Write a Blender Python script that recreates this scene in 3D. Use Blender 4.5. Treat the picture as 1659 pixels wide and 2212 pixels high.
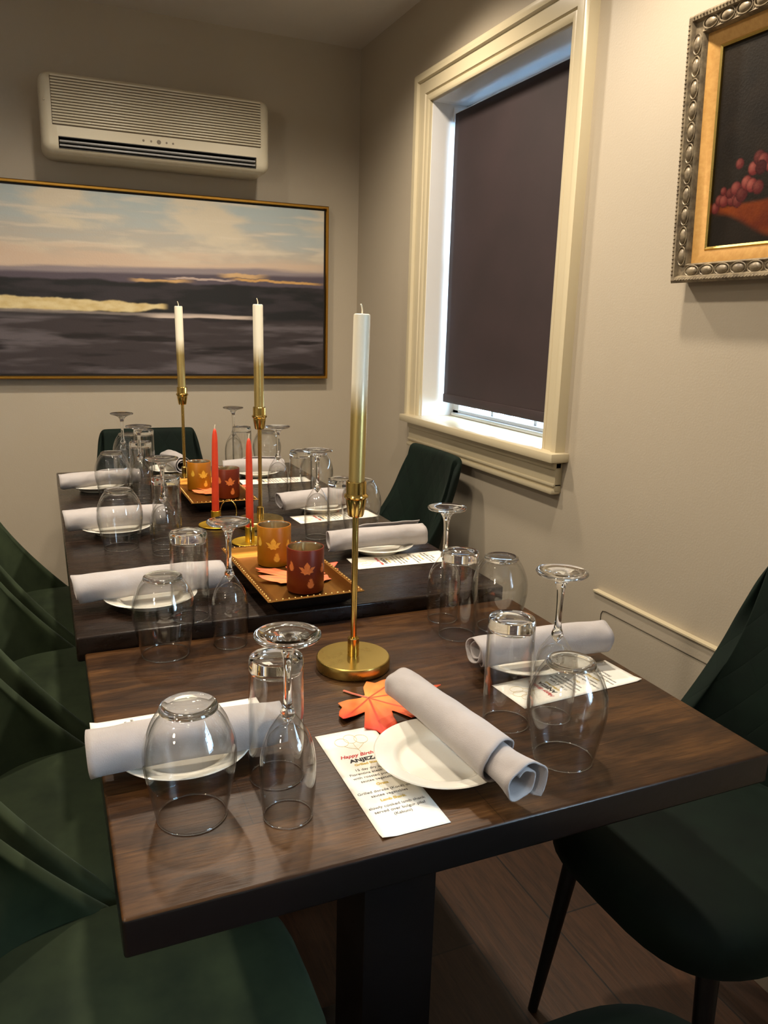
import bpy, bmesh, math, random
from mathutils import Vector, Matrix, noise
from math import sin, cos, pi, radians

for o in list(bpy.data.objects):
    bpy.data.objects.remove(o)
SC = bpy.context.scene
COL = SC.collection
random.seed(7)

# ------------------------------------------------------------------ camera
F_PX = 1690.11
yaw, pitch, roll = radians(23.598), radians(13.380), radians(1.5419)
fw = Vector((sin(yaw) * cos(pitch), cos(yaw) * cos(pitch), -sin(pitch)))
rt = Vector((cos(yaw), -sin(yaw), 0))
up = rt.cross(fw)
r2 = rt * cos(roll) + up * sin(roll)
u2 = -rt * sin(roll) + up * cos(roll)
cam = bpy.data.cameras.new('camera')
cam_o = bpy.data.objects.new('camera', cam)
COL.objects.link(cam_o)
m = Matrix.Identity(4)
for i in range(3):
    m[i][0], m[i][1], m[i][2] = r2[i], u2[i], -fw[i]
m[0][3], m[1][3], m[2][3] = 0, 0, 1.267
cam_o.matrix_world = m
cam.sensor_fit = 'VERTICAL'
cam.sensor_height = 24
cam.lens = 24 * F_PX / 2212
cam.clip_start = 0.02
SC.camera = cam_o

# ------------------------------------------------------------------ world, lights, exposure
world = bpy.data.worlds.new('sky')
SC.world = world
world.use_nodes = True
bg = world.node_tree.nodes['Background']
bg.inputs[0].default_value = (0.50, 0.75, 1.0, 1)
bg.inputs[1].default_value = 23.0
SC.view_settings.view_transform = 'Standard'
SC.view_settings.look = 'None'
SC.view_settings.gamma = 1
SC.view_settings.use_curve_mapping = False
SC.view_settings.exposure = 0.0
try:
    SC.cycles.use_denoising = True
    SC.cycles.max_bounces = 12
    SC.cycles.transparent_max_bounces = 40
    SC.cycles.transmission_bounces = 10
    SC.cycles.glossy_bounces = 6
    SC.cycles.diffuse_bounces = 5
    SC.cycles.sample_clamp_indirect = 40
    SC.cycles.caustics_refractive = False
    SC.cycles.caustics_reflective = False
except Exception:
    pass
CEIL = 2.33
for k, (lx, ly, e) in enumerate(((-0.93, 0.80, 60), (-0.93, 2.00, 16), (0.20, 1.35, 42), (0.85, 1.30, 52), (0.20, 2.22, 46), (0.85, 2.22, 46))):
    l = bpy.data.lights.new('ceiling_downlight', 'SPOT')
    l.energy = e
    l.color = (1.0, 0.86, 0.69)
    l.spot_size = radians(150)
    l.spot_blend = 0.75
    l.shadow_soft_size = 0.04
    o = bpy.data.objects.new('ceiling_downlight', l)
    o.location = (lx, ly, CEIL - 0.035)
    COL.objects.link(o)
l = bpy.data.lights.new('ceiling_fill', 'POINT')      # unseen fill light, added to lift the dim ceiling
l.energy = 26
l.color = (1.0, 0.84, 0.66)
l.shadow_soft_size = 0.12
o = bpy.data.objects.new('ceiling_fill', l)
o.location = (-1.4, -0.3, 1.75)
COL.objects.link(o)
l = bpy.data.lights.new('window_daylight', 'AREA')     # daylight through the second window
l.shape = 'RECTANGLE'
l.size, l.size_y = 0.8, 1.0
l.energy = 44
l.color = (0.62, 0.80, 1.0)
o = bpy.data.objects.new('window_daylight', l)
o.location = (1.47, -0.55, 1.47)
o.rotation_euler = (0, radians(90), 0)
COL.objects.link(o)

# ------------------------------------------------------------------ materials
MATS = {}


def srgb(r, g, b):
    f = lambda c: (c / 12.92 if c <= 0.04045 else ((c + 0.055) / 1.055) ** 2.4)
    return (f(r / 255), f(g / 255), f(b / 255), 1)


class NT:
    def __init__(self, name):
        self.m = bpy.data.materials.new(name)
        self.m.use_nodes = True
        self.t = self.m.node_tree
        self.b = self.t.nodes['Principled BSDF']
        self.out = self.t.nodes['Material Output']
        MATS[name] = self.m

    def n(self, typ, **kw):
        nd = self.t.nodes.new(typ)
        for k, v in kw.items():
            if k == 'inp':
                for a, b in v.items():
                    nd.inputs[a].default_value = b
            else:
                setattr(nd, k, v)
        return nd

    def l(self, a, b):
        self.t.links.new(a, b)

    def coords(self, kind='Object', scale=(1, 1, 1), rot=(0, 0, 0)):
        tc = self.n('ShaderNodeTexCoord')
        mp = self.n('ShaderNodeMapping')
        mp.inputs['Scale'].default_value = scale
        mp.inputs['Rotation'].default_value = rot
        self.l(tc.outputs[kind], mp.inputs[0])
        return mp.outputs[0]

    def noise(self, vec, scale, detail=4, rough=0.55, dist=0):
        nd = self.n('ShaderNodeTexNoise')
        nd.inputs['Scale'].default_value = scale
        nd.inputs['Detail'].default_value = detail
        nd.inputs['Roughness'].default_value = rough
        nd.inputs['Distortion'].default_value = dist
        self.l(vec, nd.inputs['Vector'])
        return nd.outputs['Fac']

    def ramp(self, fac, stops):
        nd = self.n('ShaderNodeValToRGB')
        cr = nd.color_ramp
        while len(cr.elements) < len(stops):
            cr.elements.new(0.5)
        for e, (p, c) in zip(cr.elements, stops):
            e.position = p
            e.color = c
        self.l(fac, nd.inputs[0])
        return nd.outputs[0]

    def mix(self, fac, a, b, mode='MIX'):
        nd = self.n('ShaderNodeMix', data_type='RGBA', blend_type=mode)
        for s, v in ((0, fac), (6, a), (7, b)):
            if hasattr(v, 'is_output'):
                self.l(v, nd.inputs[s])
            else:
                nd.inputs[s].default_value = v
        return nd.outputs[2]

    def math(self, op, a, b=0.0):
        nd = self.n('ShaderNodeMath', operation=op)
        for s, v in ((0, a), (1, b)):
            if hasattr(v, 'is_output'):
                self.l(v, nd.inputs[s])
            else:
                nd.inputs[s].default_value = v
        return nd.outputs[0]

    def bump(self, h, strength=0.2, dist=0.01):
        nd = self.n('ShaderNodeBump')
        nd.inputs['Strength'].default_value = strength
        nd.inputs['Distance'].default_value = dist
        self.l(h, nd.inputs['Height'])
        self.l(nd.outputs[0], self.b.inputs['Normal'])

    def set(self, **kw):
        names = dict(color='Base Color', rough='Roughness', metal='Metallic', spec='Specular IOR Level',
                     trans='Transmission Weight', ior='IOR', sheen='Sheen Weight', sheen_rough='Sheen Roughness',
                     sheen_tint='Sheen Tint', coat='Coat Weight', coat_rough='Coat Roughness', sss='Subsurface Weight',
                     sss_scale='Subsurface Scale', sss_rad='Subsurface Radius')
        for k, v in kw.items():
            s = self.b.inputs[names[k]]
            if hasattr(v, 'is_output'):
                self.l(v, s)
            else:
                s.default_value = v
        return self


def paint(name, col, rough=0.6, bump=0.12, sc=220):
    t = NT(name)
    v = t.coords()
    n = t.noise(v, 3.0, 3)
    c2 = tuple(x * 0.92 for x in col[:3]) + (1,)
    t.set(color=t.mix(n, c2, col), rough=rough)
    if bump:
        t.bump(t.noise(v, sc, 2), bump, 0.002)
    return t.m


M_wall = paint('wall_paint', srgb(176, 165, 146), 0.5)
M_ceil = paint('ceiling_paint', srgb(225, 219, 212), 0.8, 0.25, 60)
M_trim = paint('trim_gloss_paint', srgb(194, 182, 152), 0.26, 0.05, 40)
M_white = paint('white_paint', srgb(226, 226, 226), 0.35, 0.04, 40)
M_plastic = paint('ac_plastic', srgb(206, 198, 176), 0.33, 0.0)
M_plastic_d = paint('ac_button', srgb(120, 110, 95), 0.4, 0.0)
M_dark = paint('dark_recess', srgb(20, 19, 20), 0.5, 0.0)
M_louver = paint('ac_louver', srgb(150, 150, 150), 0.35, 0.0)


def wood(name, c_dark, c_mid, c_light, rough, bump=0.12, coat=0.0, rot=0.0, streak=7.0):
    t = NT(name)
    v = t.coords('Object', (1.2, streak, 4), (0, 0, rot))
    n1 = t.noise(v, 3.2, 8, 0.62, 1.0)
    v2 = t.coords('Object', (6, 70, 20), (0, 0, rot))
    n2 = t.noise(v2, 4.0, 4, 0.6, 0.3)
    base = t.ramp(n1, [(0.28, c_dark), (0.5, c_mid), (0.74, c_light)])
    fine = t.ramp(n2, [(0.35, (0.45, 0.42, 0.4, 1)), (0.6, (1, 1, 1, 1))])
    c = t.mix(0.75, base, fine, 'MULTIPLY')
    # board joints across the top
    vb = t.coords('Object', (1, 1, 1), (0, 0, rot))
    br = t.n('ShaderNodeTexBrick')
    br.offset = 0.4
    br.inputs['Scale'].default_value = 1.0
    br.inputs['Brick Width'].default_value = 0.62
    br.inputs['Row Height'].default_value = 0.105
    br.inputs['Mortar Size'].default_value = 0.0006
    br.inputs['Color1'].default_value = (0.86, 0.86, 0.86, 1)
    br.inputs['Color2'].default_value = (1.08, 1.05, 1.0, 1)
    br.inputs['Mortar'].default_value = (0.5, 0.5, 0.5, 1)
    t.l(vb, br.inputs['Vector'])
    c = t.mix(1.0, c, br.outputs['Color'], 'MULTIPLY')
    rr = t.math('MULTIPLY_ADD', n2, 0.12)
    t.t.nodes[-1].inputs[2].default_value = rough
    t.set(color=c, rough=rr, coat=coat, coat_rough=0.12, spec=0.24)
    t.bump(n2, bump, 0.002)
    return t.m


M_wood = wood('walnut_top', srgb(34, 20, 10), srgb(64, 41, 21), srgb(98, 66, 34), 0.33, 0.2, 0.0)
M_wood2 = wood('dark_stained_top', srgb(20, 14, 11), srgb(34, 24, 18), srgb(48, 34, 25), 0.22, 0.08, 0.1)

t = NT('plank_floor')
v = t.coords('Object', (1, 1, 1), (0, 0, radians(90)))
br = t.n('ShaderNodeTexBrick')
br.offset = 0.37
br.inputs['Scale'].default_value = 1
br.inputs['Brick Width'].default_value = 1.2
br.inputs['Row Height'].default_value = 0.19
br.inputs['Mortar Size'].default_value = 0.002
br.inputs['Color1'].default_value = srgb(46, 29, 20)
br.inputs['Color2'].default_value = srgb(84, 56, 36)
br.inputs['Mortar'].default_value = srgb(20, 13, 9)
t.l(v, br.inputs['Vector'])
vs = t.coords('Object', (14, 1.2, 1))
nn = t.noise(vs, 5, 8, 0.65, 1.4)
t.set(color=t.mix(0.9, br.outputs['Color'], t.ramp(nn, [(0.3, (0.3, 0.27, 0.25, 1)), (0.65, (1.1, 1.05, 1, 1))]), 'MULTIPLY'), rough=0.5)
t.bump(nn, 0.2, 0.003)
M_floor = t.m


def velvet(name, quilt=False, c0=(36, 46, 31), c1=(55, 66, 44), sheen=0.15):
    t = NT(name)
    v = t.coords()
    n = t.noise(v, 9, 4, 0.6)
    t.set(color=t.ramp(n, [(0.3, srgb(*c0)), (0.7, srgb(*c1))]), rough=0.8, sheen=sheen, sheen_rough=0.35,
          sheen_tint=(0.45, 0.60, 0.50, 1), spec=0.2)
    if quilt:
        sp = t.n('ShaderNodeSeparateXYZ')
        t.l(v, sp.inputs[0])
        k = pi / 0.055
        a = t.math('ADD', sp.outputs[1], t.math('MULTIPLY', sp.outputs[2], 0.6))
        b = t.math('SUBTRACT', sp.outputs[1], t.math('MULTIPLY', sp.outputs[2], 0.6))
        ha = t.math('POWER', t.math('ABSOLUTE', t.math('SINE', t.math('MULTIPLY', a, k))), 0.35)
        hb = t.math('POWER', t.math('ABSOLUTE', t.math('SINE', t.math('MULTIPLY', b, k))), 0.35)
        t.bump(t.math('MULTIPLY', ha, hb), 0.22, 0.004)
    else:
        t.bump(t.noise(v, 25, 3), 0.08, 0.004)
    return t.m


M_velvet = velvet('green_velvet')
M_velvet_q = velvet('shaded_quilted_velvet', True, (6, 17, 12), (12, 28, 19), 0.05)  # quilted backs: the shade on these chairs is darkened into the green
M_velvet_shaded = velvet('shaded_green_velvet', False, (6, 17, 12), (12, 28, 19), 0.05)  # seat copy of the green velvet with the shade put into its colour
t = NT('black_metal').set(color=srgb(14, 13, 13), rough=0.45)
t.bump(t.noise(t.coords(), 300, 2), 0.05, 0.001)
M_black = t.m


def metal(name, col, rough, scr=0.06):
    t = NT(name)
    n = t.noise(t.coords('Object', (4, 4, 4)), 6, 5)
    r = t.math('MULTIPLY_ADD', n, scr)
    t.t.nodes[-1].inputs[2].default_value = rough
    t.set(color=col, metal=1.0, rough=r)
    return t.m


M_brass = metal('polished_brass', srgb(208, 176, 100), 0.13)
M_brass_b = metal('brushed_brass_top', srgb(190, 164, 92), 0.25)
M_gold = metal('gold_enamel', srgb(214, 176, 58), 0.38)
M_goldframe = metal('gold_leaf_frame', srgb(190, 142, 62), 0.3)
M_bronze = metal('antique_gold_tray', srgb(142, 98, 42), 0.34, 0.15)
M_silver = metal('mercury_silver', srgb(224, 212, 188), 0.08, 0.2)

t = NT('silver_gilt_carving')
v = t.coords()
n = t.noise(v, 70, 5)
t.set(color=t.ramp(n, [(0.3, srgb(92, 80, 64)), (0.68, srgb(152, 138, 112))]), metal=0.2, rough=0.42)
t.bump(n, 0.3, 0.003)
M_carved = t.m
t = NT('linen_gold_liner')
v = t.coords('Object', (1, 6, 6))
n = t.noise(v, 20, 6)
t.set(color=t.ramp(n, [(0.3, srgb(192, 144, 78)), (0.7, srgb(208, 162, 94))]), metal=0.25, rough=0.45)
M_liner = t.m

t = NT('gold_dipped_wax')       # white wax dipped in gold over its lower part
v = t.coords()
sp = t.n('ShaderNodeSeparateXYZ')
t.l(v, sp.inputs[0])
n = t.noise(v, 40, 3)
h = t.math('ADD', sp.outputs[2], t.math('MULTIPLY', n, 0.014))
g = t.n('ShaderNodeMapRange')
g.inputs['From Min'].default_value = 0.128
g.inputs['From Max'].default_value = 0.172
t.l(h, g.inputs[0])
fac = g.outputs[0]
t.set(color=t.mix(fac, srgb(196, 172, 108), srgb(244, 236, 212)), metal=t.math('MULTIPLY', t.math('SUBTRACT', 1.0, fac), 0.85), rough=0.34)
M_candle = t.m
t = NT('orange_red_wax')
t.set(color=t.ramp(t.noise(t.coords(), 30, 2), [(0.3, srgb(214, 58, 24)), (0.7, srgb(232, 74, 34))]), rough=0.42, sss=0.1, sss_scale=0.01)
M_orange = t.m
t = NT('wick').set(color=srgb(232, 222, 196), rough=0.8)
t.bump(t.noise(t.coords(), 900, 2), 0.3, 0.0005)
M_wick = t.m

t = NT('grey_linen')
v = t.coords()
w1 = t.noise(t.coords('Object', (900, 60, 900)), 1, 1)
n = t.noise(v, 14, 4)
t.set(color=t.ramp(n, [(0.3, srgb(158, 152, 149)), (0.7, srgb(175, 168, 165))]), rough=0.85, sheen=0.2)
t.bump(t.math('ADD', t.math('MULTIPLY', w1, 0.3), n), 0.25, 0.004)
M_cloth = t.m
t = NT('white_porcelain')
t.set(color=t.mix(t.noise(t.coords(), 5, 2), srgb(234, 230, 216), srgb(240, 237, 226)), rough=0.18, coat=0.4)
M_plate = t.m
t = NT('menu_paper')
t.set(color=t.mix(t.noise(t.coords(), 30, 3), srgb(234, 229, 216), srgb(242, 238, 228)), rough=0.7)
M_paper = t.m


def ink(name, c):
    t = NT(name)
    t.set(color=t.mix(t.noise(t.coords(), 200, 2), c, tuple(x * 0.8 for x in c[:3]) + (1,)), rough=0.7)
    return t.m


M_ink, M_ink_k, M_ink_r, M_ink_g = (ink('grey_ink', srgb(70, 66, 62)), ink('black_ink', srgb(18, 18, 18)),
                                    ink('red_ink', srgb(200, 40, 40)), ink('gold_ink', srgb(216, 186, 96)))


def vcol(name, rough=0.5, bump=0.0, sc=80, spec=0.4):
    t = NT(name)
    a = t.n('ShaderNodeVertexColor')
    a.layer_name = 'Col'
    t.set(color=a.outputs[0], rough=rough, spec=spec)
    if bump:
        t.bump(t.noise(t.coords(), sc, 4), bump, 0.002)
    return t.m


M_canvas = vcol('painted_canvas', 0.55, 0.25, 160, 0.25)
M_oil = vcol('oil_canvas', 0.4, 0.2, 200, 0.3)
M_leaf = vcol('fabric_leaf', 0.6, 0.1, 300)

# clear glass: thin walls (transparent with a Fresnel mirror) and solid pieces (refractive)
t = NT('thin_clear_glass')
t.t.nodes.remove(t.b)
fr = t.n('ShaderNodeLayerWeight')
fr.inputs[0].default_value = 0.5
fres = t.math('MULTIPLY_ADD', t.math('POWER', fr.outputs['Facing'], 4.5), 0.9)
t.t.nodes[-1].inputs[2].default_value = 0.04
tr = t.n('ShaderNodeBsdfTransparent')
edge = t.math('POWER', fr.outputs['Facing'], 3.0)
t.l(t.mix(edge, (0.985, 0.987, 0.985, 1), (0.50, 0.51, 0.50, 1)), tr.inputs[0])
gl = t.n('ShaderNodeBsdfGlossy')
gl.inputs['Roughness'].default_value = 0.015
gl.inputs[0].default_value = (1, 1, 1, 1)
mx = t.n('ShaderNodeMixShader')
t.l(fres, mx.inputs[0])
t.l(tr.outputs[0], mx.inputs[1])
t.l(gl.outputs[0], mx.inputs[2])
t.l(mx.outputs[0], t.out.inputs[0])
M_thin = t.m
t = NT('solid_clear_glass').set(color=(0.97, 0.98, 0.97, 1), rough=0.0, trans=1.0, ior=1.5)
M_glass = t.m


def frost(name, c_lo, c_hi, tr_col):
    t = NT(name)
    v = t.coords()
    n = t.noise(v, 26, 3)
    t.set(color=t.ramp(n, [(0.3, c_lo), (0.7, c_hi)]), rough=0.38, coat=0.15, coat_rough=0.3)
    tl = t.n('ShaderNodeBsdfTranslucent')
    tl.inputs[0].default_value = tr_col
    mx = t.n('ShaderNodeMixShader')
    mx.inputs[0].default_value = 0.35
    t.l(t.b.outputs[0], mx.inputs[1])
    t.l(tl.outputs[0], mx.inputs[2])
    t.l(mx.outputs[0], t.out.inputs[0])
    return t.m


M_amber = frost('frosted_amber_glass', srgb(186, 112, 10), srgb(204, 132, 22), srgb(240, 150, 20))
M_red = frost('frosted_red_glass', srgb(116, 36, 6), srgb(134, 46, 10), srgb(190, 66, 16))
M_dec_a = ink('yellow_leaf_print', srgb(246, 190, 60))
M_dec_r = ink('orange_leaf_print', srgb(240, 128, 56))
t = NT('blind_fabric')
v = t.coords('Object', (1, 1, 1))
n = t.noise(v, 6, 4)
t.set(color=t.ramp(n, [(0.3, srgb(38, 26, 28)), (0.7, srgb(45, 31, 33))]), rough=0.75)
t.bump(t.noise(v, 600, 2), 0.1, 0.001)
M_blind = t.m
t = NT('porch_paint').set(color=srgb(170, 196, 210), rough=0.6)
M_porch = t.m
M_deck = paint('porch_deck', srgb(90, 112, 130), 0.7, 0.0)

# ------------------------------------------------------------------ builders


def tag(o, label=None, cat=None, group=None, kind=None):
    for k, v in (('label', label), ('category', cat), ('group', group), ('kind', kind)):
        if v:
            o[k] = v
    return o


def empty(name, loc=(0, 0, 0), rz=0):
    o = bpy.data.objects.new(name, None)
    o.empty_display_size = 0.05
    o.location = loc
    o.rotation_euler = (0, 0, rz)
    COL.objects.link(o)
    return o


def link(name, me, mat=None, parent=None, smooth=None, loc=None, rot=None):
    if mat is not None and not me.materials:
        me.materials.append(mat)
    o = bpy.data.objects.new(name, me)
    COL.objects.link(o)
    if parent is not None:
        o.parent = parent
    if loc is not None:
        o.location = loc
    if rot is not None:
        o.rotation_euler = rot
    if smooth is not None:
        shade(me, smooth)
    return o


def shade(me, ang=40):
    bm = bmesh.new()
    bm.from_mesh(me)
    for f in bm.faces:
        f.smooth = True
    for e in bm.edges:
        if len(e.link_faces) == 2:
            e.smooth = e.calc_face_angle(0) < radians(ang)
    bm.to_mesh(me)
    bm.free()


def mesh(name, verts, faces):
    me = bpy.data.meshes.new(name)
    me.from_pydata([tuple(v) for v in verts], [], faces)
    me.update()
    return me


class MB:
    """collects shapes into one mesh"""

    def __init__(self):
        self.bm = bmesh.new()

    def box(self, x0, x1, y0, y1, z0, z1, bev=0.0, seg=2, mat=None):
        bm = bmesh.new()
        bmesh.ops.create_cube(bm, size=1)
        for v in bm.verts:
            v.co = Vector(((x0 + x1) / 2 + v.co.x * (x1 - x0), (y0 + y1) / 2 + v.co.y * (y1 - y0), (z0 + z1) / 2 + v.co.z * (z1 - z0)))
        if bev:
            bmesh.ops.bevel(bm, geom=list(bm.edges), offset=bev, segments=seg, profile=0.5, affect='EDGES')
        self.add(bm, mat)
        return self

    def add(self, bm, mat=None):
        if mat is not None:
            bmesh.ops.transform(bm, matrix=mat, verts=bm.verts)
        me = bpy.data.meshes.new('tmp')
        bm.to_mesh(me)
        bm.free()
        self.bm.from_mesh(me)
        bpy.data.meshes.remove(me)

    def cone(self, p0, p1, r0, r1, seg=20):
        p0, p1 = Vector(p0), Vector(p1)
        d = p1 - p0
        bm = bmesh.new()
        bmesh.ops.create_cone(bm, cap_ends=True, segments=seg, radius1=r0, radius2=r1, depth=d.length)
        q = Vector((0, 0, 1)).rotation_difference(d.normalized())
        self.add(bm, Matrix.Translation((p0 + p1) / 2) @ q.to_matrix().to_4x4())
        return self

    def ball(self, c, r, seg=10, scale=(1, 1, 1)):
        bm = bmesh.new()
        bmesh.ops.create_uvsphere(bm, u_segments=seg, v_segments=max(5, seg // 2 + 1), radius=r)
        self.add(bm, Matrix.Translation(c) @ Matrix.Diagonal((*scale, 1)))
        return self

    def lathe(self, prof, seg=48, c=(0, 0, 0)):
        bm = bmesh.new()
        rings = []
        for r, z in prof:
            if r < 1e-6:
                rings.append([bm.verts.new((c[0], c[1], c[2] + z))])
            else:
                rings.append([bm.verts.new((c[0] + r * cos(2 * pi * i / seg), c[1] + r * sin(2 * pi * i / seg), c[2] + z)) for i in range(seg)])
        for a, b in zip(rings, rings[1:]):
            for i in range(seg):
                j = (i + 1) % seg
                if len(a) == 1 and len(b) == 1:
                    break
                if len(a) == 1:
                    bm.faces.new((a[0], b[j], b[i]))
                elif len(b) == 1:
                    bm.faces.new((a[i], a[j], b[0]))
                else:
                    bm.faces.new((a[i], a[j], b[j], b[i]))
        self.add(bm)
        return self

    def tube(self, pts, r, seg=8, closed=False):
        pts = [Vector(p) for p in pts]
        n = len(pts)
        bm = bmesh.new()
        rings = []
        prev = None
        for i, p in enumerate(pts):
            a = pts[(i - 1) % n] if (closed or i > 0) else p
            b = pts[(i + 1) % n] if (closed or i < n - 1) else p
            d = (b - a).normalized()
            if prev is None:
                prev = d.orthogonal().normalized()
            prev = (prev - d * prev.dot(d)).normalized()
            q = d.cross(prev)
            rings.append([bm.verts.new(p + (prev * cos(2 * pi * k / seg) + q * sin(2 * pi * k / seg)) * r) for k in range(seg)])
        for i in range(n if closed else n - 1):
            A, B = rings[i], rings[(i + 1) % n]
            for k in range(seg):
                j = (k + 1) % seg
                bm.faces.new((A[k], A[j], B[j], B[k]))
        if not closed:
            bm.faces.new(rings[0][::-1])
            bm.faces.new(rings[-1])
        self.add(bm)
        return self

    def build(self, name, mat, parent=None, smooth=40, loc=None, rot=None):
        bmesh.ops.recalc_face_normals(self.bm, faces=self.bm.faces)
        me = bpy.data.meshes.new(name)
        self.bm.to_mesh(me)
        self.bm.free()
        return link(name, me, mat, parent, smooth, loc, rot)


def spline(pts, n=6):
    """Catmull-Rom through (r,z) points"""
    P = [Vector((*p, 0)) for p in pts]
    out = []
    for i in range(len(P) - 1):
        p0, p1, p2, p3 = P[max(i - 1, 0)], P[i], P[i + 1], P[min(i + 2, len(P) - 1)]
        for k in range(n):
            s = k / n
            q = 0.5 * ((2 * p1) + (p2 - p0) * s + (2 * p0 - 5 * p1 + 4 * p2 - p3) * s * s + (-p0 + 3 * p1 - 3 * p2 + p3) * s ** 3)
            out.append((max(q.x, 0), q.y))
    out.append(tuple(pts[-1]))
    return out


def apply_mods(o):
    dg = bpy.context.evaluated_depsgraph_get()
    me = bpy.data.meshes.new_from_object(o.evaluated_get(dg))
    old = o.data
    o.modifiers.clear()
    o.data = me
    bpy.data.meshes.remove(old)


def cut(o, x0, x1, y0, y1, z0, z1):
    c = MB().box(x0, x1, y0, y1, z0, z1).build('cutter', None, o.parent, None)
    md = o.modifiers.new('cut', 'BOOLEAN')
    md.operation = 'DIFFERENCE'
    md.object = c
    md.solver = 'EXACT'
    bpy.context.view_layer.update()
    apply_mods(o)
    bpy.data.objects.remove(c)


def copy_tree(o, parent=None):
    c = o.copy()
    COL.objects.link(c)
    c.parent = parent
    for ch in [x for x in KIDS(o)]:
        copy_tree(ch, c)
    return c


def KIDS(o):
    return [x for x in COL.objects if x.parent == o]


def sweep_rect(origin, ax, ay, az, rect, prof, closed=True, sides=4):
    """mitred moulding round a rectangle; prof = (outward, protrusion) points. Local u along ax, v along ay, out along az."""
    u0, u1, v0, v1 = rect
    if closed:
        cs = [((u0, v0), (-1, -1)), ((u1, v0), (1, -1)), ((u1, v1), (1, 1)), ((u0, v1), (-1, 1))]
    else:                                   # up the first side, along the top, down the other
        cs = [((u0, v0), (-1, 0)), ((u0, v1), (-1, 1)), ((u1, v1), (1, 1)), ((u1, v0), (1, 0))]
    V, Fc = [], []
    n = len(prof)
    for (cu, cv), (mu, mv) in cs:
        for d, p in prof:
            V.append(origin + ax * (cu + mu * d) + ay * (cv + mv * d) + az * p)
    k = len(cs)
    for i in range(k if closed else k - 1):
        j = (i + 1) % k
        for a in range(n):
            b = (a + 1) % n
            Fc.append((i * n + a, i * n + b, j * n + b, j * n + a))
    if not closed:
        Fc.append(tuple(range(n)))
        Fc.append(tuple(range((k - 1) * n, k * n))[::-1])
    bm = bmesh.new()
    vs = [bm.verts.new(v) for v in V]
    for f in Fc:
        bm.faces.new([vs[i] for i in f])
    return bm


def color_grid(name, nu, nv, pos, col, mat, parent):
    V = [pos(i / nu, j / nv) for j in range(nv + 1) for i in range(nu + 1)]
    Fc = [(j * (nu + 1) + i, j * (nu + 1) + i + 1, (j + 1) * (nu + 1) + i + 1, (j + 1) * (nu + 1) + i) for j in range(nv) for i in range(nu)]
    me = mesh(name, V, Fc)
    at = me.color_attributes.new('Col', 'FLOAT_COLOR', 'POINT')
    k = 0
    for j in range(nv + 1):
        for i in range(nu + 1):
            at.data[k].color = col(i / nu, j / nv)
            k += 1
    return link(name, me, mat, parent)


# ------------------------------------------------------------------ the room
XR, YB, XL, YF = 1.25, 3.21, -2.3, -1.9
WT = 0.22
MB().box(XL - WT, XR + WT, YF - WT, YB + WT, -0.06, 0).build('floor', M_floor, None, None)['kind'] = 'structure'
MB().box(XL - WT, XR + WT, YF - WT, YB + WT, CEIL, CEIL + 0.06).build('ceiling', M_ceil, None, None)['kind'] = 'structure'
MB().box(XL, XR, YB, YB + WT, 0, CEIL).build('wall_back', M_wall, None, None)['kind'] = 'structure'
MB().box(XL, XR, YF - WT, YF, 0, CEIL).build('wall_front', M_wall, None, None)['kind'] = 'structure'
MB().box(XL - WT, XL, YF, YB, 0, CEIL).build('wall_left', M_wall, None, None)['kind'] = 'structure'
OY0, OY1, OZ0, OZ1 = 1.772, 2.545, 0.955, 1.995          # window opening in the right wall
PY0, PY1, PZ0, PZ1 = -0.95, -0.15, 0.955, 1.995          # second window, behind the camera
w = MB()
w.box(XR, XR + WT, YF, PY0, 0, CEIL).box(XR, XR + WT, PY1, OY0, 0, CEIL).box(XR, XR + WT, OY1, YB + WT, 0, CEIL)
for a, b in ((PY0, PY1), (OY0, OY1)):
    w.box(XR, XR + WT, a, b, 0, OZ0 - 0.03).box(XR, XR + WT, a, b, OZ1 + 0.0, CEIL)
w.build('wall_right', M_wall, None, None)['kind'] = 'structure'
b = MB().box(XL, XR, YB - 0.016, YB, 0, 0.19, 0.003)
b.build('baseboard_back', M_wall, None)['kind'] = 'structure'

CAS = [(0, 0), (0, 0.012), (0.008, 0.017), (0.018, 0.017), (0.021, 0.013), (0.025, 0.019), (0.055, 0.021), (0.062, 0.021), (0.066, 0.030),
       (0.080, 0.033), (0.088, 0.030), (0.088, 0)]
EX, EY, EZ = Vector((-1, 0, 0)), Vector((0, 1, 0)), Vector((0, 0, 1))


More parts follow.
